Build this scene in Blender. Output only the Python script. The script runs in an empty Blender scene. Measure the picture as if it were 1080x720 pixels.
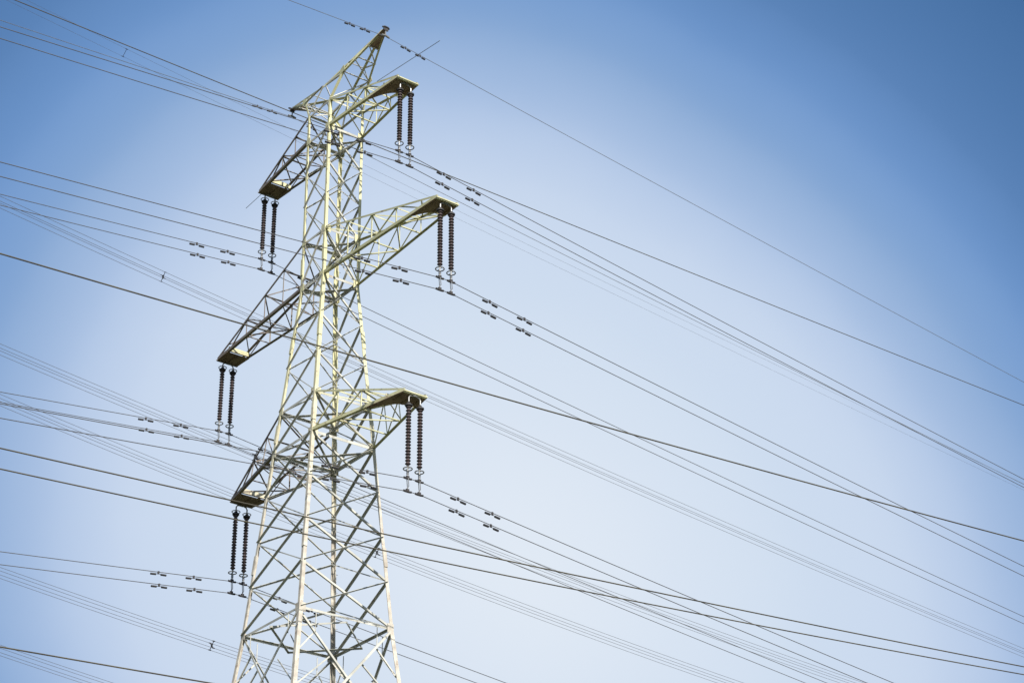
import bpy, bmesh, math, random
from mathutils import Vector, Matrix
R = math.radians
random.seed(7)
sc = bpy.context.scene
col = sc.collection

# ------------------------------------------------------------------ camera
CAM = Vector((72.6025, -44.8732, 1.6))
FW = Vector((-0.69932281, 0.53741793, 0.47130625))
RT = Vector((0.60513051, 0.79606546, -0.00984134))
UP = Vector((0.38047954, -0.27831952, 0.88191471))
cd = bpy.data.cameras.new('camera')
cam = bpy.data.objects.new('camera', cd)
col.objects.link(cam)
m = Matrix((RT, UP, -FW)).transposed().to_4x4()
m.translation = CAM
cam.matrix_world = m
cd.sensor_width = 36.0
cd.lens = 72.079
cd.clip_start = 0.1
cd.clip_end = 20000
sc.camera = cam

# ------------------------------------------------------------------ sky, sun, exposure
SUN_EL, SUN_AZ = R(42), R(-14)          # azimuth measured from +x towards +y
sdir = Vector((math.cos(SUN_EL) * math.cos(SUN_AZ), math.cos(SUN_EL) * math.sin(SUN_AZ), math.sin(SUN_EL)))
w = bpy.data.worlds.new("World")
sc.world = w
w.use_nodes = True
nt = w.node_tree
nt.nodes.clear()
N = nt.nodes.new
L = nt.links.new
out = N('ShaderNodeOutputWorld')
sky = N('ShaderNodeTexSky')
sky.sky_type = 'NISHITA'
sky.sun_disc = False
sky.sun_elevation = SUN_EL
sky.sun_rotation = math.pi / 2 - SUN_AZ
sky.air_density = 1.0
sky.dust_density = 0.6
sky.ozone_density = 1.5
bg1 = N('ShaderNodeBackground')
bg1.inputs['Strength'].default_value = 0.07
L(sky.outputs['Color'], bg1.inputs['Color'])
# low haze behind the pylon, with lens vignetting painted into the sky round it
tc = N('ShaderNodeTexCoord')
HAZE_VIGNETTE_AZ, HAZE_VIGNETTE_EL = 142.32, 21.92


def mt(op, a, b=None, clamp=False):
    n = N('ShaderNodeMath'); n.operation = op; n.use_clamp = clamp
    for i, v in ((0, a), (1, b)):
        if v is None: continue
        if isinstance(v, (int, float)): n.inputs[i].default_value = v
        else: L(v, n.inputs[i])
    return n.outputs[0]


gen = tc.outputs['Generated']
sep = N('ShaderNodeSeparateXYZ'); L(gen, sep.inputs[0])
az = mt('DEGREES', mt('ARCTAN2', sep.outputs['Y'], sep.outputs['X']))
el_ = mt('DEGREES', mt('ARCSINE', sep.outputs['Z']))
noi = N('ShaderNodeTexNoise'); noi.inputs['Scale'].default_value = 5.0; noi.inputs['Detail'].default_value = 5.0
noi.inputs['Roughness'].default_value = 0.55
L(gen, noi.inputs['Vector'])
wob = mt('MULTIPLY', mt('SUBTRACT', noi.outputs['Fac'], 0.5), 0.10)
# azimuth difference wrapped to +-180 degrees
dz = mt('SUBTRACT', mt('MODULO', mt('ADD', mt('SUBTRACT', HAZE_VIGNETTE_AZ, az), 540.0), 360.0), 180.0)
da = mt('DIVIDE', mt('MULTIPLY', dz, 0.883), 14.2)
db = mt('DIVIDE', mt('SUBTRACT', mt('MAXIMUM', el_, 17.8), HAZE_VIGNETTE_EL), 14.54)      # below this the haze and painted vignette stop changing with elevation
q = mt('ADD', mt('ADD', mt('MULTIPLY', da, da), mt('MULTIPLY', db, db)), mt('MULTIPLY', mt('MULTIPLY', da, db), 0.37))
dist = mt('ADD', mt('SQRT', mt('MAXIMUM', q, 0.0)), wob)
dist = mt('DIVIDE', dist, 2.0)
ramp = N('ShaderNodeValToRGB')
ramp.color_ramp.interpolation = 'CARDINAL'
L(dist, ramp.inputs['Fac'])


def s2l(c):
    return tuple(((x / 255) / 12.92 if x / 255 <= 0.04045 else ((x / 255 + 0.055) / 1.055) ** 2.4) for x in c) + (1,)


EXPO = 0.5
stops = [(0.0, (225, 234, 245)), (0.125, (218, 229, 243)), (0.25, (208, 222, 240)), (0.365, (198, 214, 237)), (0.43, (174, 196, 228)),
         (0.50, (141, 172, 214)), (0.565, (115, 153, 204)), (0.63, (92, 132, 184)), (0.78, (70, 111, 162)), (1.0, (60, 100, 152))]
el = ramp.color_ramp.elements
while len(el) < len(stops): el.new(0.5)
for e, (p_, c_) in zip(el, stops):
    e.position = p_; e.color = s2l(c_)
bg2 = N('ShaderNodeBackground')
L(ramp.outputs['Color'], bg2.inputs['Color'])
bg2.inputs['Strength'].default_value = 2 ** -EXPO      # haze and vignette are set as they look in the finished exposure
mr = N('ShaderNodeMapRange')
mr.inputs['From Min'].default_value = 0.85; mr.inputs['From Max'].default_value = 1.25
mr.inputs['To Min'].default_value = 1.0; mr.inputs['To Max'].default_value = 0.0
mr.interpolation_type = 'SMOOTHSTEP'
L(dist, mr.inputs['Value'])
mx = N('ShaderNodeMixShader')
L(mr.outputs['Result'], mx.inputs['Fac'])
L(bg1.outputs['Background'], mx.inputs[1])
L(bg2.outputs['Background'], mx.inputs[2])
L(mx.outputs['Shader'], out.inputs['Surface'])

sd = bpy.data.lights.new('sun', 'SUN')
sd.energy = 5.0
sd.angle = R(0.53)
sd.color = (1.0, 0.955, 0.87)
so = bpy.data.objects.new('sun', sd)
so.rotation_euler = (-sdir).to_track_quat('-Z', 'Y').to_euler()
so.location = (0, 0, 120)
col.objects.link(so)
sc.view_settings.view_transform = 'Standard'
sc.view_settings.look = 'None'
sc.view_settings.exposure = EXPO
sc.view_settings.gamma = 1
sc.view_settings.use_curve_mapping = False

# ------------------------------------------------------------------ materials
def mat(name, base, rough=0.6, metal=0.0, var=None, scale=2.0, spots=None, spec=0.4, topcol=None):
    """procedural: base colour wandering towards var, with rust-like spots"""
    mm = bpy.data.materials.new(name)
    mm.use_nodes = True
    t = mm.node_tree
    b = t.nodes['Principled BSDF']
    b.inputs['Roughness'].default_value = rough
    b.inputs['Metallic'].default_value = metal
    b.inputs['Specular IOR Level'].default_value = spec
    tcn = t.nodes.new('ShaderNodeTexCoord')
    n1 = t.nodes.new('ShaderNodeTexNoise'); n1.inputs['Scale'].default_value = scale; n1.inputs['Detail'].default_value = 5
    t.links.new(tcn.outputs['Object'], n1.inputs['Vector'])
    mr1 = t.nodes.new('ShaderNodeMapRange'); mr1.inputs['From Min'].default_value = 0.35; mr1.inputs['From Max'].default_value = 0.65
    t.links.new(n1.outputs['Fac'], mr1.inputs['Value'])
    mix = t.nodes.new('ShaderNodeMix'); mix.data_type = 'RGBA'
    mix.inputs['A'].default_value = (*base, 1); mix.inputs['B'].default_value = (*(var or base), 1)
    t.links.new(mr1.outputs['Result'], mix.inputs['Factor'])
    cur = mix.outputs['Result']
    if topcol:            # base colour turns yellower towards the upper part of the tower
        sep = t.nodes.new('ShaderNodeSeparateXYZ'); t.links.new(tcn.outputs['Object'], sep.inputs[0])
        mr3 = t.nodes.new('ShaderNodeMapRange'); mr3.inputs['From Min'].default_value = 38; mr3.inputs['From Max'].default_value = 47
        mr3.inputs['To Max'].default_value = 0.85
        t.links.new(sep.outputs['Z'], mr3.inputs['Value'])
        mx3 = t.nodes.new('ShaderNodeMix'); mx3.data_type = 'RGBA'; mx3.inputs['B'].default_value = (*topcol, 1)
        t.links.new(mr3.outputs['Result'], mx3.inputs['Factor']); t.links.new(cur, mx3.inputs['A'])
        cur = mx3.outputs['Result']
    if spots:
        n2 = t.nodes.new('ShaderNodeTexNoise'); n2.inputs['Scale'].default_value = scale * 2.2; n2.inputs['Detail'].default_value = 6
        t.links.new(tcn.outputs['Object'], n2.inputs['Vector'])
        mr2 = t.nodes.new('ShaderNodeMapRange'); mr2.inputs['From Min'].default_value = 0.60; mr2.inputs['From Max'].default_value = 0.70
        mr2.inputs['To Max'].default_value = 0.7
        t.links.new(n2.outputs['Fac'], mr2.inputs['Value'])
        mx2 = t.nodes.new('ShaderNodeMix'); mx2.data_type = 'RGBA'; mx2.inputs['B'].default_value = (*spots, 1)
        t.links.new(mr2.outputs['Result'], mx2.inputs['Factor']); t.links.new(cur, mx2.inputs['A'])
        cur = mx2.outputs['Result']
    t.links.new(cur, b.inputs['Base Color'])
    return mm


M_LEG = mat('weathered_dappled_leg_steel', (0.62, 0.58, 0.50), 0.55, 0.0, (0.40, 0.355, 0.30), 2.4, (0.27, 0.18, 0.125), topcol=(0.66, 0.63, 0.37))  # weathering; its mottle contrast also paints broken light onto the legs
M_BR = mat('weathered_brace_steel', (0.60, 0.59, 0.53), 0.55, 0.0, (0.42, 0.415, 0.375), 1.1, (0.24, 0.19, 0.14))
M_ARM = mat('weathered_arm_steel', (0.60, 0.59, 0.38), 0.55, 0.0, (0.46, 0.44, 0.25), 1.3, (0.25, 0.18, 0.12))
M_ARMB = mat('dark_brown_arm_steel', (0.30, 0.26, 0.22), 0.6, 0.0, (0.20, 0.16, 0.135), 1.3, (0.20, 0.12, 0.09))  # left arms: darker and browner than the right ones
M_PLATE = mat('rusted_plate_steel', (0.36, 0.27, 0.21), 0.65, 0.0, (0.23, 0.155, 0.12), 1.7, (0.14, 0.07, 0.055))
M_FIT = mat('galvanised_fittings', (0.34, 0.34, 0.34), 0.45, 0.6, (0.24, 0.24, 0.24), 4)
M_INS = mat('brown_glazed_sheds', (0.08, 0.056, 0.054), 0.4, 0.0, (0.04, 0.03, 0.034), 3)
M_DAMP = mat('dark_cast_iron', (0.03, 0.03, 0.035), 0.6, 0.0, (0.05, 0.045, 0.045), 6)
M_WIRE = mat('aged_aluminium_strand', (0.11, 0.11, 0.12), 0.6, 0.0, (0.085, 0.085, 0.09), 2)
M_BLACK = mat('black_sheathed_cable', (0.06, 0.054, 0.044), 0.5, 0.0, (0.10, 0.088, 0.058), 1)
M_GW = mat('bright_steel_strand', (0.16, 0.17, 0.18), 0.6, 0.0, (0.12, 0.12, 0.13), 2)
M_GRASS = mat('scrub_field', (0.05, 0.055, 0.025), 0.95, 0.0, (0.035, 0.045, 0.018), 0.05, (0.08, 0.065, 0.04), spec=0.1)
M_CONC = mat('footing_concrete', (0.38, 0.37, 0.34), 0.85, 0.0, (0.3, 0.29, 0.27), 1.0)


# ------------------------------------------------------------------ helpers
def obj(name, bm, material, parent=None):
    me = bpy.data.meshes.new(name)
    bm.to_mesh(me); bm.free()
    me.materials.append(material)
    o = bpy.data.objects.new(name, me)
    col.objects.link(o)
    if parent: o.parent = parent
    return o


def tag(o, label=None, cat=None, group=None, kind=None):
    if label: o['label'] = label
    if cat: o['category'] = cat
    if group: o['group'] = group
    if kind: o['kind'] = kind
    return o


def empty(name, loc=(0, 0, 0)):
    o = bpy.data.objects.new(name, None); o.location = loc; o.empty_display_size = 0.3
    col.objects.link(o); return o


def prism(bm, pa, pb):
    """closed prism between two equal rings of points"""
    va = [bm.verts.new(p) for p in pa]; vb = [bm.verts.new(p) for p in pb]
    n = len(va)
    bm.faces.new(va[::-1]); bm.faces.new(vb)
    for i in range(n):
        bm.faces.new((va[i], va[(i + 1) % n], vb[(i + 1) % n], vb[i]))


def angle_iron(bm, p0, p1, d1, d2, s, t=None):
    """L section from p0 to p1; its two flanges run from the heel towards d1 and d2"""
    p0 = Vector(p0); p1 = Vector(p1)
    t = t or max(0.014, s * 0.11)
    ax = (p1 - p0).normalized()
    d1 = Vector(d1); d1 = (d1 - ax * d1.dot(ax)).normalized()
    d2 = Vector(d2); d2 = d2 - ax * d2.dot(ax); d2 = (d2 - d1 * d2.dot(d1)).normalized()
    sh = [(0, 0), (s, 0), (s, t), (t, t), (t, s), (0, s)]
    prism(bm, [p0 + d1 * a + d2 * b for a, b in sh], [p1 + d1 * a + d2 * b for a, b in sh])


def box(bm, c, x, y, z, sx, sy, sz):
    c = Vector(c); x = Vector(x).normalized() * sx / 2; y = Vector(y).normalized() * sy / 2; z = Vector(z).normalized() * sz / 2
    prism(bm, [c - z + x + y, c - z - x + y, c - z - x - y, c - z + x - y], [c + z + x + y, c + z - x + y, c + z - x - y, c + z + x - y])


def tube(bm, pts, r, n=6, closed=False):
    pts = [Vector(p) for p in pts]
    rings = []
    k = len(pts)
    for i, p in enumerate(pts):
        if closed: a = (pts[(i + 1) % k] - pts[i - 1]).normalized()
        else: a = (pts[min(i + 1, k - 1)] - pts[max(i - 1, 0)]).normalized()
        ref = Vector((0, 0, 1)) if abs(a.z) < 0.95 else Vector((1, 0, 0))
        u = a.cross(ref).normalized(); v = a.cross(u)
        rings.append([bm.verts.new(p + (u * math.cos(2 * math.pi * j / n) + v * math.sin(2 * math.pi * j / n)) * r) for j in range(n)])
    for i in range(k if closed else k - 1):
        A, B = rings[i], rings[(i + 1) % k]
        for j in range(n):
            bm.faces.new((A[j], A[(j + 1) % n], B[(j + 1) % n], B[j]))
    if not closed:
        bm.faces.new(rings[0][::-1]); bm.faces.new(rings[-1])


def lathe(bm, c, prof, n=14):
    """profile of (radius, height) turned about the vertical through c"""
    rings = []
    for r, h in prof:
        rings.append([bm.verts.new((c[0] + r * math.cos(2 * math.pi * j / n), c[1] + r * math.sin(2 * math.pi * j / n), c[2] + h)) for j in range(n)])
    for A, B in zip(rings, rings[1:]):
        for j in range(n):
            bm.faces.new((A[j], A[(j + 1) % n], B[(j + 1) % n], B[j]))
    bm.faces.new(rings[0][::-1]); bm.faces.new(rings[-1])


def fix(bm):
    bmesh.ops.recalc_face_normals(bm, faces=bm.faces)
    return bm


# ------------------------------------------------------------------ ground
bm = bmesh.new()
n = 40; S = 6000
vs = [[bm.verts.new((-S + 2 * S * i / n, -S + 2 * S * j / n, 0)) for j in range(n + 1)] for i in range(n + 1)]
for i in range(n):
    for j in range(n):
        bm.faces.new((vs[i][j], vs[i + 1][j], vs[i + 1][j + 1], vs[i][j + 1]))
tag(obj('ground', bm, M_GRASS), kind='structure')

# ------------------------------------------------------------------ lattice tower
Z = dict(w0=32.65, p1=34.86, p2=37.00, p3=39.19, c0=41.345, c1=43.46, q1=45.68, q2=47.82, m0=49.98, m1=52.52,
         n1=54.46, n2=56.40, u0=58.35, t=59.92)


def wid(z):
    z0 = Z['m0']
    if z >= z0: return 1.005
    return 1.005 + 0.0803 * (z0 - z) + 0.030 * max(0.0, Z['w0'] - z)


SG = dict(F=(1, -1), R=(1, 1), L=(-1, -1), B=(-1, 1))


def node(k, z):
    return Vector((SG[k][0] * wid(z), SG[k][1] * wid(z), z))


tower = empty('lattice_tower', (0, 0, 0))
tag(tower, 'tall steel lattice transmission tower with three pairs of crossarms and two earth wire horns', 'pylon')
ZB = 0.35
for k in 'FRLB':
    sx, sy = SG[k]
    bm = bmesh.new()
    for za, zb, s in ((ZB, 26.4, 0.22), (26.4, Z['w0'], 0.19), (Z['w0'], Z['m0'], 0.165), (Z['m0'], Z['t'], 0.14)):
        angle_iron(bm, node(k, za), node(k, zb), (-sx, 0, 0), (0, -sy, 0), s, 0.028)
    # splice sleeves and bolted angle covers
    for zz in (36.0, 42.4, 47.0, 51.2):
        o = 0.028
        angle_iron(bm, node(k, zz - 0.45) + Vector((sx * o, sy * o, 0)), node(k, zz + 0.45) + Vector((sx * o, sy * o, 0)), (-sx, 0, 0), (0, -sy, 0), 0.18, 0.02)
    if k == 'B':           # climbing pegs up the rear leg
        z_ = 8.0
        i = 0
        while z_ < 58:
            q = node(k, z_)
            d = Vector((-1, 0, 0)) if i % 2 else Vector((0, 1, 0))
            tube(bm, [q, q + d * 0.2], 0.014, 5)
            z_ += 0.42; i += 1
    leg = obj('leg', fix(bm), M_LEG, tower)
    bm = bmesh.new()
    q = node(k, 0)
    lathe(bm, (q.x, q.y, -0.3), [(0.9, 0), (0.9, 0.35), (0.45, 0.5), (0.45, 0.85)], 16)
    obj('footing', fix(bm), M_CONC, tower)

FACES = [('F', 'R', (1, 0, 0)), ('B', 'R', (0, 1, 0)), ('L', 'F', (0, -1, 0)), ('L', 'B', (-1, 0, 0))]


def brace(bm, a, b, nrm, s, inset=0.0, up=True, outw=False):
    """one bracing angle lying on a face with outward normal nrm: one flange flat on it, the other standing inward"""
    nrm = Vector(nrm)
    ax = (b - a).normalized()
    lat = ax.cross(nrm).normalized()
    if (lat.z < 0) == up: lat = -lat
    a = a - nrm * inset + ax * 0.06; b = b - nrm * inset - ax * 0.06
    angle_iron(bm, a - lat * s * 0.5, b - lat * s * 0.5, lat, nrm if outw else -nrm, s)


panels = ['w0', 'p1', 'p2', 'p3', 'c0', 'c1', 'q1', 'q2', 'm0', 'm1', 'n1', 'n2', 'u0']
for i, (za, zb) in enumerate(zip(panels, panels[1:])):
    za, zb = Z[za], Z[zb]
    for a, b, nr in FACES:
        s = 0.085 if zb < 44 else 0.072
        # (size, inset, heel low?, flange outward?) of the bar rising a->b and of the one falling a->b
        if nr == (1, 0, 0): r_, f_ = (s * .72, -s * .0, False, True), (s * 1.05, .03, True, False)
        elif nr == (-1, 0, 0): r_, f_ = (s, .02, False, False), (s * .95, .03 + s, True, False)
        elif nr == (0, -1, 0): r_, f_ = (s * 1.0, 0, False, True), (s * .62, .032, True, False)
        else: r_, f_ = (s * 1.2, 0, False, False), (s * .62, .032 + s * 1.2, True, False)
        bm = bmesh.new(); brace(bm, node(a, za), node(b, zb), nr, *r_); obj('diagonal_brace', fix(bm), M_BR, tower)
        bm = bmesh.new(); brace(bm, node(b, za), node(a, zb), nr, *f_); obj('diagonal_brace', fix(bm), M_BR, tower)
# horizontal frames
for key, s in (('w0', 0.105), ('c0', 0.13), ('c1', 0.11), ('m0', 0.13), ('m1', 0.11), ('u0', 0.12), ('t', 0.09)):
    z = Z[key]
    for a, b, nr in FACES:
        bm = bmesh.new(); brace(bm, node(a, z), node(b, z), nr, s, 0.06, False); obj('horizontal_strut', fix(bm), M_BR, tower)
# plan bracing: diamonds at the waist, crosses at the arms
mid = lambda a, b, z: (node(a, z) + node(b, z)) / 2
z = Z['w0']
dm = [mid('F', 'R', z), mid('R', 'B', z), mid('B', 'L', z), mid('L', 'F', z)]
for i in range(4):
    bm = bmesh.new(); angle_iron(bm, dm[i] + Vector((0, 0, -.17)), dm[(i + 1) % 4] + Vector((0, 0, -.17)), (0, 0, -1), -dm[i] - dm[(i + 1) % 4] + Vector((0, 0, 2 * z)), 0.075)
    obj('plan_brace', fix(bm), M_BR, tower)
for key in ('c0', 'c1', 'm0', 'm1', 'u0'):
    z = Z[key]
    for j, (a, b) in enumerate((('F', 'B'), ('L', 'R'))):
        p, q = node(a, z), node(b, z); d = (q - p).normalized(); o = Vector((0, 0, -0.1 * j - 0.08))
        bm = bmesh.new(); angle_iron(bm, p + d * .15 + o, q - d * .15 + o, (0, 0, -1), (d.y, -d.x, 0), 0.08); obj('plan_brace', fix(bm), M_BR, tower)
# big panel under the waist, with its redundant members, then the part of the body below the picture
ZW = 26.4
for a, b, nr in FACES:
    nrv = Vector(nr)
    z0, z1 = ZW, Z['w0']
    bm = bmesh.new(); brace(bm, node(a, z0), node(b, z1), nr, 0.095, 0.0, False); obj('base_brace', fix(bm), M_BR, tower)
    bm = bmesh.new(); brace(bm, node(b, z0), node(a, z1), nr, 0.09, 0.12, True); obj('base_brace', fix(bm), M_BR, tower)
    # crossing point of the two diagonals
    wa, wb = wid(z0), wid(z1)
    zc = z0 + (z1 - z0) * wa / (wa + wb)
    for k in (a, b):
        top = node(k, z1); cr = mid(a, b, zc)
        for tt in (0.35, 0.68):
            q = top.lerp(cr, tt)
            zz = q.z - 1.25 if tt < .5 else q.z - 1.9
            bm = bmesh.new(); brace(bm, q, node(k, zz), nr, 0.06, 0.2, True); obj('base_brace', fix(bm), M_BR, tower)
        q = top.lerp(cr, 0.35)
        bm = bmesh.new(); tube(bm, [q - nrv * .1, Vector((q.x, q.y, z1 - 0.1)) - nrv * .1], 0.022, 5); obj('base_brace', fix(bm), M_BR, tower)
bm = bmesh.new()
lv = [ZB, 9.5, 18.5, ZW]
for za, zb in zip(lv, lv[1:]):
    for a, b, nr in FACES:
        brace(bm, node(a, za), node(b, zb), nr, 0.13, 0.0, False)
        brace(bm, node(b, za), node(a, zb), nr, 0.12, 0.16, True)
        brace(bm, node(a, zb), node(b, zb), nr, 0.11, 0.3, True)
tag(obj('lower_lattice', fix(bm), M_BR, tower), kind='stuff')
# gusset plates where arms and frames meet the legs
for key in ('w0', 'c0', 'c1', 'm0', 'm1', 'u0'):
    for k in 'FRLB':
        sx, sy = SG[k]; q = node(k, Z[key])
        bm = bmesh.new()
        box(bm, q + Vector((sx * 0.006 - sx * .0, -sy * 0.15, 0)), (0, 1, 0), (0, 0, 1), (1, 0, 0), 0.32, 0.42, 0.014)
        box(bm, q + Vector((-sx * 0.15, sy * 0.006, 0.02)), (1, 0, 0), (0, 0, 1), (0, 1, 0), 0.32, 0.36, 0.014)
        obj('gusset_plate', fix(bm), M_LEG, tower)

# ---------------------------------------------------------------- crossarms
ARMS = dict(c=dict(z0='c0', z1='c1', X=7.33, d=0.585, xs=7.287, n=3), m=dict(z0='m0', z1='m1', X=9.624, d=0.575, xs=9.506, n=4),
            u=dict(z0='u0', z1='t', X=6.331, d=0.575, xs=6.147, n=3))
SDY = 0.30


def crossarm(key, sx):
    A = ARMS[key]
    z0, z1 = Z[A['z0']], Z[A['z1']]
    X, d, n = A['X'], A['d'], A['n']
    zt = z0 + 0.0
    htip = 0.13
    w0, w1 = wid(z0), wid(z1)
    bot = lambda t, sy: Vector((sx * (w0 + (X - w0) * t), sy * (w0 + (d - w0) * t), z0))
    top = lambda t, sy: Vector((sx * (w1 + (X - w1) * t), sy * (w1 + (d - w1) * t), z1 + (z0 + htip - z1) * t))
    bm = bmesh.new()
    for sy in (-1, 1):
        angle_iron(bm, bot(0, sy), bot(1, sy), (0, -sy, 0), (0, 0, 1), 0.145, 0.018)
        angle_iron(bm, top(0, sy), top(1, sy), (0, -sy, 0), (0, 0, -1), 0.09, 0.014)
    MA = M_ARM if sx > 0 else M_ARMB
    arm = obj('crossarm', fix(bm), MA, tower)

    def lb(a, b, d1, d2, s, mtl=MA):
        bm = bmesh.new(); ax = (b - a).normalized()
        angle_iron(bm, a + ax * .05, b - ax * .05, d1, d2, s); obj('lattice_brace', fix(bm), mtl, arm)
    tipt = (X - 1.15 - w0) / (X - w0)
    st = [tipt * i / n for i in range(n + 1)]
    for i in range(1, n + 1):
        t0, t1 = st[i - 1], st[i]
        # bottom plane: strut and alternate diagonal
        lb(bot(t1, -1) + Vector((0, .03, .03)), bot(t1, 1) + Vector((0, -.03, .03)), (0, 0, 1), (-sx, 0, 0), 0.055)
        s_ = 1 if (i % 2) else -1
        lb(bot(t0, s_) + Vector((0, -.03 * s_, .05)), bot(t1, -s_) + Vector((0, .03 * s_, .05)), (0, 0, 1), (0, 1, 0), 0.052)
        # sides: post and diagonal
        for sy in (-1, 1):
            if i < n:
                lb(bot(t1, sy) + Vector((0, -sy * .025, 0)), top(t1, sy) + Vector((0, -sy * .025, 0)), (-sx, 0, 0), (0, -sy, 0), 0.048)
            a_, b_ = (bot(t0, sy), top(t1, sy)) if i < n else (top(t0, sy), bot(t1, sy))
            lb(a_ + Vector((0, -sy * .05, 0)), b_ + Vector((0, -sy * .05, 0)), (0, 0, 1), (0, -sy, 0), 0.052)
        # top plane
        if i < n:
            lb(top(t1, -1) + Vector((0, .03, -.03)), top(t1, 1) + Vector((0, -.03, -.03)), (0, 0, -1), (-sx, 0, 0), 0.06)
        lb(top(t0, -s_) + Vector((0, 0, -.05)), top(t1, s_) + Vector((0, 0, -.05)), (0, 0, -1), (0, 1, 0), 0.055)
    # tip: plate underneath with a scalloped inner edge, rim, stiffeners, inner end plate
    bm = bmesh.new()
    yi = w0 + (d - w0) * tipt
    xi, xo = X - 1.12, X + 0.03
    long_ = 2.3 if key != 'm' else 1.9
    yy = lambda x_: w0 + (d - w0) * (x_ - w0) / (X - w0)
    zz = z0 - 0.022
    outl = [(xo, -d - .02), (xo, d + .02), (xi, yy(xi) + .01)]
    for k_ in (range(0, 9) if sx > 0 else ()):
        f_ = k_ / 8
        y_ = yy(xi) * (1 - f_) + (-yy(X - long_) + .14) * f_
        outl.append((xi + .10 - (long_ - 1.02) * f_ ** 3, y_))
    outl.append((X - long_, -yy(X - long_) - .01) if sx > 0 else (xi, -yy(xi) - .01))
    pts = [(sx * a_, b_) for a_, b_ in outl]
    prism(bm, [(a_, b_, zz) for a_, b_ in pts], [(a_, b_, zz + .018) for a_, b_ in pts])
    box(bm, (sx * (X - 0.56), 0, zz - 0.035), (1, 0, 0), (0, 0, 1), (0, 1, 0), 1.0, 0.05, 0.10)
    for s_ in (-1, 1):
        box(bm, (sx * (X - 0.56), s_ * (d - .12), zz - 0.02), (1, 0, 0), (0, 0, 1), (0, 1, 0), 0.95, 0.03, 0.06)
    obj('tip_plate', fix(bm), M_PLATE, arm)
    bm = bmesh.new()
    box(bm, (sx * (X + 0.045), 0, z0 + 0.01), (0, 1, 0), (0, 0, 1), (1, 0, 0), 2 * d + .06, 0.055, 0.02)
    box(bm, (sx * (X - 0.03), 0, z0 - 0.04), (0, 1, 0), (0, 0, 1), (1, 0, 0), 2 * d + .02, 0.03, 0.10)
    obj('end_channel', fix(bm), MA, arm)
    bm = bmesh.new()
    box(bm, (sx * (xi - 0.03), 0, z0 + 0.155), (0, 1, 0), (0, 0, 1), (1, 0, 0), 2 * yi - .10, 0.27, 0.03)
    obj('inner_end_plate', fix(bm), M_LEG, arm)
    # hanger that carries the two strings
    bm = bmesh.new()
    xs = A['xs']
    hx = sx * (xs if xs < X - .05 else X - .06)
    za = z0 - 0.10
    pts = [(hx, -SDY, z0 - .42), (hx, -SDY, za - .12), (hx, -SDY * .8, za - .03), (hx, -SDY * .3, za + .02), (hx, 0, za + .03), (hx, SDY * .3, za + .02),
           (hx, SDY * .8, za - .03), (hx, SDY, za - .12), (hx, SDY, z0 - .42)]
    tube(bm, pts, 0.035, 8)
    box(bm, (hx, 0, z0 - .06), (1, 0, 0), (0, 1, 0), (0, 0, 1), .12, .2, .1)
    obj('hanger_bracket', fix(bm), M_FIT, arm)
    if key == 'u':
        bm = bmesh.new()
        if sx > 0: a_, b_ = Vector((4.75, -0.70, 58.93)), Vector((9.654, -0.5, 58.50))
        else: a_, b_ = Vector((-6.30, -.40, z0 - .03)), Vector((-7.90, -.4, z0 - .12))
        tube(bm, [a_, b_], 0.015, 6)
        obj('lightning_rod', fix(bm), M_FIT, arm)
    return hx


HX = {}
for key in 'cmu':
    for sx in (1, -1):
        HX[key, sx] = crossarm(key, sx)

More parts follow.
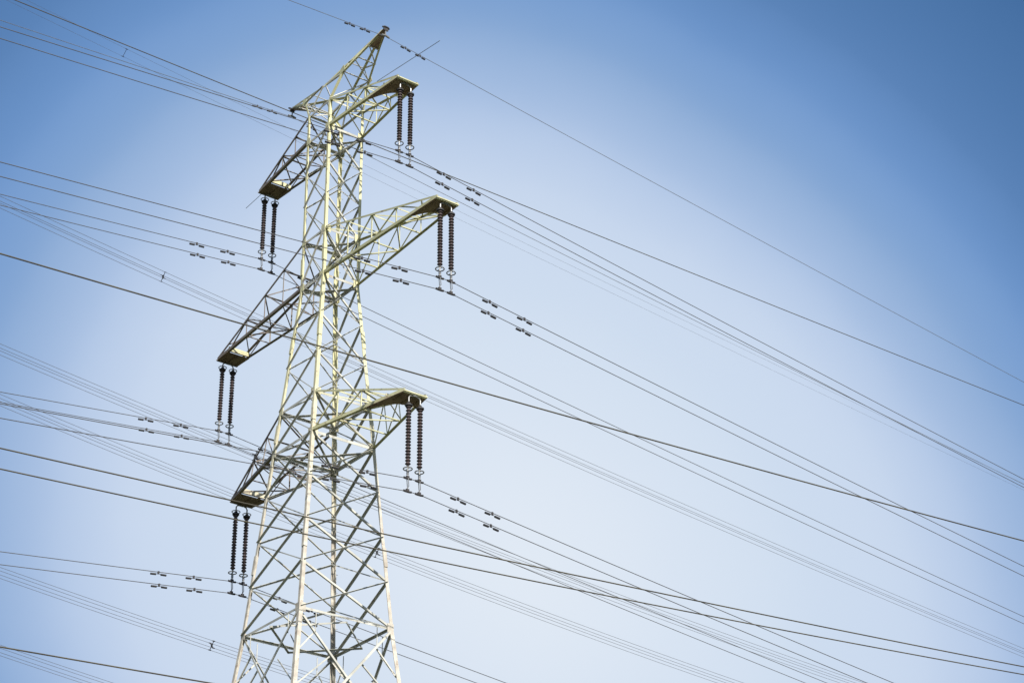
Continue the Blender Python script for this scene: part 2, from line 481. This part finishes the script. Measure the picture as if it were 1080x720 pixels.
# ---------------------------------------------------------------- earth wire horns
AX, AZ = 4.314, 62.60
zt = Z['t']; ZM = 61.35
for sx in (1, -1):
    apex = Vector((sx * AX, 0, AZ))
    bm = bmesh.new()
    for sy in (-1, 1):
        ft = Vector((sx * wid(zt), sy * wid(zt), zt)); tn = Vector((sx * 1.75, sy * .79, 61.19))
        ap = apex + Vector((-sx * .12, sy * .10, -.04))
        angle_iron(bm, ft, tn, (0, -sy, 0), (-sx, 0, 1), 0.105, .016)
        angle_iron(bm, tn, ap, (0, -sy, 0), (-sx * .3, 0, 1), 0.10, .016)
        ct = Vector((sx * .04, sy * .78, ZM))
        angle_iron(bm, ct, apex + Vector((-sx * .25, sy * .06, .06)), (0, -sy, 0), (0, 0, -1), 0.095, .016)
    pk = obj('earth_wire_horn', fix(bm), M_ARM, tower)
    cts = lambda t, sy: Vector((sx * .04, sy * .78, ZM)).lerp(apex + Vector((-sx * .25, sy * .06, .06)), t)
    bts = lambda t, sy: Vector((sx * 1.75, sy * .79, 61.19)).lerp(apex + Vector((-sx * .12, sy * .10, -.04)), t)

    def hb(a, b, s=0.06, d1=(0, 0, 1), d2=(1, 0, 0)):
        bm = bmesh.new(); ax = (b - a).normalized()
        angle_iron(bm, a + ax * .03, b - ax * .03, d1 if abs(ax.z) < .9 else (0, 1, 0), d2, s); obj('horn_brace', fix(bm), M_BR, pk)
    for sy in (-1, 1):
        o = Vector((0, -sy * .04, 0))
        ct = Vector((sx * .04, sy * .78, ZM)); ft = Vector((sx * wid(zt), sy * wid(zt), zt)); tn = bts(0, sy)
        hb(tn + o, ct + o, .09); hb(ft + o, ct + o, .07); hb(tn + o, cts(.42, sy) + o, .055, (1, 0, 0)); hb(bts(.35, sy) + o, cts(.42, sy) + o, .05, (1, 0, 0))
        hb(bts(.35, sy) + o, cts(.66, sy) + o, .05, (1, 0, 0))
    for t in (0, .35, .62):
        hb(bts(t, -1), bts(t, 1), .07)
        if t < .6: hb(bts(t, 1) + Vector((0, 0, -.03)), bts(t + .3, -1) + Vector((0, 0, -.03)), .055)
    hb(cts(.42, -1), cts(.42, 1), .05)
    f1, f2 = Vector((sx * wid(zt), -wid(zt), zt)), Vector((sx * wid(zt), wid(zt), zt))
    hb(f1, bts(0, 1), .06); hb(f2, bts(0, -1), .05)
    # closing plates at the point
    bm = bmesh.new()
    P = [bts(.62, -1), bts(.62, 1), apex + Vector((0, .1, -.05)), apex + Vector((0, -.1, -.05))]
    prism(bm, [p + Vector((0, 0, .045)) for p in P], [p + Vector((0, 0, .065)) for p in P])
    for sy in (-1, 1):
        Q = [bts(.66, sy), apex + Vector((-sx * .02, sy * .1, -.03)), apex + Vector((-sx * .1, sy * .06, .1)), cts(.78, sy)]
        prism(bm, [p + Vector((0, -sy * .03, 0)) for p in Q], [p + Vector((0, -sy * .045, 0)) for p in Q])
    obj('tip_plate', fix(bm), M_PLATE, pk)
    bm = bmesh.new()
    tube(bm, [apex + Vector((sx * .02, -.2, .03)), apex + Vector((sx * .05, -.1, .08)), apex + Vector((sx * .05, .1, .08)), apex + Vector((sx * .02, .2, .03))], .045, 8)
    box(bm, apex + Vector((sx * .02, 0, -.04)), (0, 1, 0), (0, 0, 1), (1, 0, 0), .26, .16, .06)
    obj('end_cap', fix(bm), M_DAMP, pk)
    bm = bmesh.new()
    tube(bm, [apex + Vector((0, 0, -.1)), apex + Vector((0, 0, -.4))], .035, 6)
    tube(bm, [apex + Vector((0, -.22, -.45)), apex + Vector((0, 0, -.40)), apex + Vector((0, .22, -.45))], .055, 8)
    obj('suspension_clamp', fix(bm), M_FIT, pk)
    for sy in (-1, 1):       # gussets where the lower chord meets the head frame
        bm = bmesh.new(); tn = bts(0, sy)
        Q = [tn + Vector((-sx * .30, 0, -.12)), tn + Vector((sx * .22, 0, .02)), tn + Vector((sx * .12, 0, .34)), tn + Vector((-sx * .16, 0, .22))]
        prism(bm, [p + Vector((0, sy * .012, 0)) for p in Q], [p + Vector((0, sy * .024, 0)) for p in Q])
        obj('gusset_plate', fix(bm), M_ARM, pk)

# ---------------------------------------------------------------- insulator strings
POS = {'u': 'top', 'm': 'middle', 'c': 'bottom'}
SIDE = {1: 'right', -1: 'left'}


def make_string(x, y, z0, topring, label, group):
    root = empty('insulator_string', (x, y, z0))
    tag(root, label, 'insulator', group)
    bm = bmesh.new()
    prof = [(0.05, -0.52), (0.075, -0.56)]
    nsh = 19
    za, zb = -0.60, -3.40
    stp = (zb - za) / nsh
    prof = [(0.05, -0.56)]
    for i in range(nsh):
        h = za + stp * i
        prof += [(0.07, h), (0.124, h + stp * .45), (0.124, h + stp * .58), (0.075, h + stp * .72)]
    prof += [(0.06, -3.42)]
    lathe(bm, (0, 0, 0), prof, 14)
    obj('shed_stack', fix(bm), M_INS, root)
    bm = bmesh.new()
    lathe(bm, (0, 0, 0), [(0.03, -0.40), (0.06, -0.42), (0.11, -0.50), (0.17, -0.54), (0.17, -0.60), (0.06, -0.62)], 14)
    obj('end_cap', fix(bm), M_DAMP, root)

    def ring(zr, r, th):
        bm = bmesh.new()
        tube(bm, [(r * math.cos(a * math.pi / 12), r * math.sin(a * math.pi / 12), zr) for a in range(24)], th, 6, True)
        tube(bm, [(-r, 0, zr), (0, 0, zr + .02), (r, 0, zr)], .014, 5)
        obj('grading_ring', fix(bm), M_FIT, root)
    ring(-3.56, .19, .026)
    if topring: ring(-0.44, .195, .022)
    bm = bmesh.new()
    tube(bm, [(0, 0, -3.40), (0, 0, -3.98)], .03, 8)
    box(bm, (0.0, 0, -3.75), (1, 0, 0), (0, 1, 0), (0, 0, 1), .07, .09, .16)
    for s in (-1, 1):
        tube(bm, [(0, 0, -3.93), (.055 * s, 0, -4.04), (.055 * s, .03, -4.35), (0, 0, -4.50)], .02, 6)
    tube(bm, [(0, 0, -4.46), (0, 0, -4.59)], .03, 6)
    obj('yoke_link', fix(bm), M_FIT, root)
    for zc in (-3.99, -4.59):
        bm = bmesh.new()
        tube(bm, [(0, -.2, zc + .0), (0, -.1, zc - .015), (0, .1, zc - .015), (0, .2, zc)], .05, 8)
        box(bm, (0, 0, zc + .04), (1, 0, 0), (0, 1, 0), (0, 0, 1), .09, .14, .12)
        obj('suspension_clamp', fix(bm), M_DAMP, root)
    return root


for key in 'umc':
    for sx in (1, -1):
        x = HX[key, sx]
        zt_ = {'u': 58.35, 'm': 50.02, 'c': 41.31}[key]
        for sy, wd in ((-1, 'left'), (1, 'right')):
            make_string(x, sy * SDY, zt_, sx < 0,
                        f'dark ribbed insulator string hanging under the {POS[key]} {SIDE[sx]} crossarm, {wd} one of its pair',
                        'insulator strings under the crossarms')

# ---------------------------------------------------------------- the tower's own conductors
BQ = 1.8e-4
SL = {('u', 1, 0): (.0860, -.1319), ('u', 1, 1): (.0882, -.1335), ('u', -1, 0): (.0993, -.1269), ('u', -1, 1): (.1005, -.1285),
      ('m', 1, 0): (.0980, -.1315), ('m', 1, 1): (.0969, -.1320), ('m', -1, 0): (.1037, -.1229), ('m', -1, 1): (.1105, -.1239),
      ('c', 1, 0): (.1027, -.1200), ('c', 1, 1): (.1040, -.1207), ('c', -1, 0): (.1122, -.1168), ('c', -1, 1): (.1123, -.1184)}


def wirez(zb, kl, kr, y):
    """sagging span each side of the clamps, gently rounded over them"""
    a = max(0.0, abs(y) - SDY)
    return zb + (-kl if y < 0 else kr) * a + BQ * a * a


def stations(y0, y1):
    ys = [-SDY, 0, SDY]
    y = SDY
    st = .5
    while y < y1: y += st; ys.append(min(y, y1)); st = min(st * 1.25, 4)
    y = -SDY; st = .5
    while y > y0: y -= st; ys.append(max(y, y0)); st = min(st * 1.25, 4)
    return sorted(set(ys))


def damper(p, tdir, label, k=1.0):
    """dumbbell vibration damper clipped under a wire"""
    root = empty('vibration_damper', p); tag(root, label, 'damper', 'vibration dampers on the wires')
    tdir = Vector(tdir).normalized()
    bm = bmesh.new()
    box(bm, Vector((0, 0, -.03)), tdir, tdir.cross((0, 0, 1)), (0, 0, 1), .08 * k, .06 * k, .14)
    ca = -0.085 * k
    tube(bm, [tdir * (-.34 * k) + Vector((0, 0, ca - .03)), Vector((0, 0, ca)), tdir * (.34 * k) + Vector((0, 0, ca - .03))], .014, 5)
    obj('clamp', fix(bm), M_DAMP, root)
    for s in (-1, 1):
        bm = bmesh.new()
        tube(bm, [tdir * (s * a_ * k) + Vector((0, 0, ca - h_)) for a_, h_ in ((.13, .035), (.16, .03), (.36, .035), (.40, .035))], .052 * (k + 1) / 2, 8)
        obj('weight', fix(bm), M_DAMP, root)
    return root


for (key, sx, up), (kl, kr) in SL.items():
    x = HX[key, sx]
    zb = {'u': 53.76, 'm': 45.43, 'c': 36.72}[key] + .6 * up
    ys = stations(-95, 230)
    bm = bmesh.new()
    tube(bm, [(x, y, wirez(zb, kl, kr, y)) for y in ys], 0.0175, 6)
    ud = 'upper' if up else 'lower'
    tag(obj('conductor_wire', fix(bm), M_WIRE), f'{ud} of the two grey wires held by the insulators under the {POS[key]} {SIDE[sx]} crossarm', 'power line', 'conductors of the tower')
    for s in (-1, 1):
        for dd, wd in zip({'u': (1.88, 3.62), 'm': (2.03, 3.95), 'c': (1.95, 3.78)}[key], ('nearer', 'farther')):
            y = s * (SDY + dd + (.08 if up else 0))
            z = wirez(zb, kl, kr, y)
            tz = (wirez(zb, kl, kr, y + .5) - wirez(zb, kl, kr, y - .5))
            damper((x, y, z), (0, 1, tz), f'{wd} dumbbell damper on the {ud} wire {SIDE[s]} of the {POS[key]} {SIDE[sx]} insulators')

# earth wires over the horns
for sx, kl, kr in ((1, .0565, -.1150), (-1, .0658, -.1130)):
    x = sx * AX
    zb = 62.14
    bm = bmesh.new()
    tube(bm, [(x, y, zb + (-abs(kl) if y < 0 else kr) * abs(y) + 1.1e-4 * y * y) for y in stations(-95, 230)], 0.0135, 6)
    tag(obj('earth_wire', fix(bm), M_GW), f'single thin wire over the point of the {SIDE[sx]} horn at the tower top', 'power line', 'earth wires of the tower')
    for s in (-1, 1):
        for dd, wd in ((1.2, 'nearer'), (2.08, 'farther')):
            y = s * dd
            z = zb + (-abs(kl) if y < 0 else kr) * abs(y)
            damper((x, y, z), (0, 1, kr if y > 0 else kl), f'{wd} dumbbell damper on the thin wire {SIDE[s]} of the {SIDE[sx]} horn', 0.72)


# ---------------------------------------------------------------- a second, farther line: bundles of four wires
def span_fn(P0, az, c):
    a = R(az); t = Vector((math.cos(a), math.sin(a), 0)); nn = Vector((math.sin(a), -math.cos(a), 0))

    def fn(s, h=0.0, v=0.0):
        q = P0 + t * s + nn * h
        q.z = c[0] * s * s + c[1] * s + c[2] + v
        return q
    return fn, t, nn


FAR = [
    # anchor, azimuth, curve, half-spacing, label stem, wires, stations of the spacers
    ('QF', (-34.43, 19.39, 0), 97, (4e-5, 0.0060, 84.22), 0.20, 'faint far wires passing behind the top of the tower', (-16.3,)),
    ('QC', (-40.65, 23.87, 0), 90, (2.08e-4, -0.115864, 71.89), 0.26, 'far bundle passing behind the middle crossarms', (-12.4, 4.4)),
    ('QA', (-44.11, 26.44, 0), 90, (4.46e-4, -0.107899, 63.10), 0.25, 'far bundle passing behind the insulators of the middle left crossarm', (-4.9,)),
    ('QB', (-45.25, 27.30, 0), 90, (5.0e-4, -0.1115, 59.93), 0.26, 'far bundle passing behind the tip of the bottom left crossarm', (5.6,)),
    ('QD', (-50.74, 24.48, 0), 90, (4.5e-4, -0.0955, 51.40), 0.26, 'far bundle in the lower left, under the bottom left insulators', (-1.85,)),
    ('QE', (-55.88, 16.3, 0), 90, (4.5e-4, -0.112, 49.04), 0.26, 'far bundle cutting the bottom left corner', ()),
]
PLACE = {(1, 1): 'topmost', (-1, 1): 'second', (1, -1): 'third', (-1, -1): 'lowest'}
for nm, P0, az, c, a, stem, sp in FAR:
    fn, t, nn = span_fn(Vector(P0), az, c)
    prs = [(h, v) for h in (1, -1) for v in (1, -1)]
    if nm == 'QF': prs = [(1, 1), (-1, -1)]
    for h, v in prs:
        bm = bmesh.new()
        r = 0.0135 if nm != 'QF' else 0.007
        tube(bm, [fn(-75 + 3.0 * i, h * a, v * a) for i in range(85)], r, 6)
        pl = PLACE[h, v] if nm != 'QF' else ('upper' if h > 0 else 'lower')
        tag(obj('bundle_wire', fix(bm), M_WIRE), f'{pl} wire of the {stem}', 'power line', 'bundled wires of the far line')
    for s in sp:
        p = fn(s)
        root = empty('bundle_spacer', p)
        tag(root, f'small cross-shaped spacer holding the {stem}' + (', left of the tower' if nm == 'QC' and s < 0 else ', right of the tower' if nm == 'QC' else ''), 'spacer', 'spacers of the far wire bundles')
        bm = bmesh.new()
        if nm == 'QF':
            tube(bm, [nn * a + Vector((0, 0, a)), nn * -a + Vector((0, 0, -a))], .016, 6)
        else:
            for h, v in ((1, 1), (1, -1)):
                e = nn * (a * h) + Vector((0, 0, a * v))
                tube(bm, [-e * 1.05, e * 1.05], .022 if (nm == 'QC' and s < 0) else .03, 6)
            fr = [nn * (a * .45 * h) + Vector((0, 0, a * .45 * v)) for h, v in ((1, 1), (-1, 1), (-1, -1), (1, -1))]
            tube(bm, fr, .03, 6, True)
        obj('frame', fix(bm), M_DAMP, root)
        for h, v in ((1, 1), (1, -1), (-1, 1), (-1, -1)) if nm != 'QF' else ((1, 1), (-1, -1)):
            bm = bmesh.new()
            e = nn * (a * h) + Vector((0, 0, a * v))
            tube(bm, [e - t * .1, e + t * .1], .022 if nm == 'QF' or (nm == 'QC' and s < 0) else .038, 6)
            obj('clamp', fix(bm), M_DAMP, root)

# ---------------------------------------------------------------- single dark cables of other lines
CABLES = [
    ('long dark straight wire running behind the top of the tower to the right edge', (-11.14, 5.36, 0), 90, (5.3e-5, -0.006945, 67.828), 0.026, -70, 150),
    ('thick black cable crossing in front of the tower just below the middle left crossarm', (27.29, -17.37, 0), 85, (3.42e-4, -0.013063, 29.738), 0.023, -60, 100),
    ('upper of two black cables crossing in front of the tower below the bottom crossarms', (25.56, -16.08, 0), 85, (4.01e-4, 0.007302, 25.170), 0.021, -60, 100),
    ('lower of two black cables crossing in front of the tower below the bottom crossarms', (25.40, -15.96, 0), 85, (4.63e-4, 0.013893, 24.711), 0.020, -60, 100),
    ('black cable running down through the bottom left corner', (22.70, -17.59, 0), 85, (4.2e-4, 0.0105, 20.700), 0.022, -60, 100),
]
for lab, P0, az, c, r, s0, s1 in CABLES:
    fn, t, nn = span_fn(Vector(P0), az, c)
    bm = bmesh.new()
    k = 80
    tube(bm, [fn(s0 + (s1 - s0) * i / k) for i in range(k + 1)], r, 7)
    tag(obj('overhead_cable', fix(bm), M_BLACK), lab, 'cable', 'single dark cables')
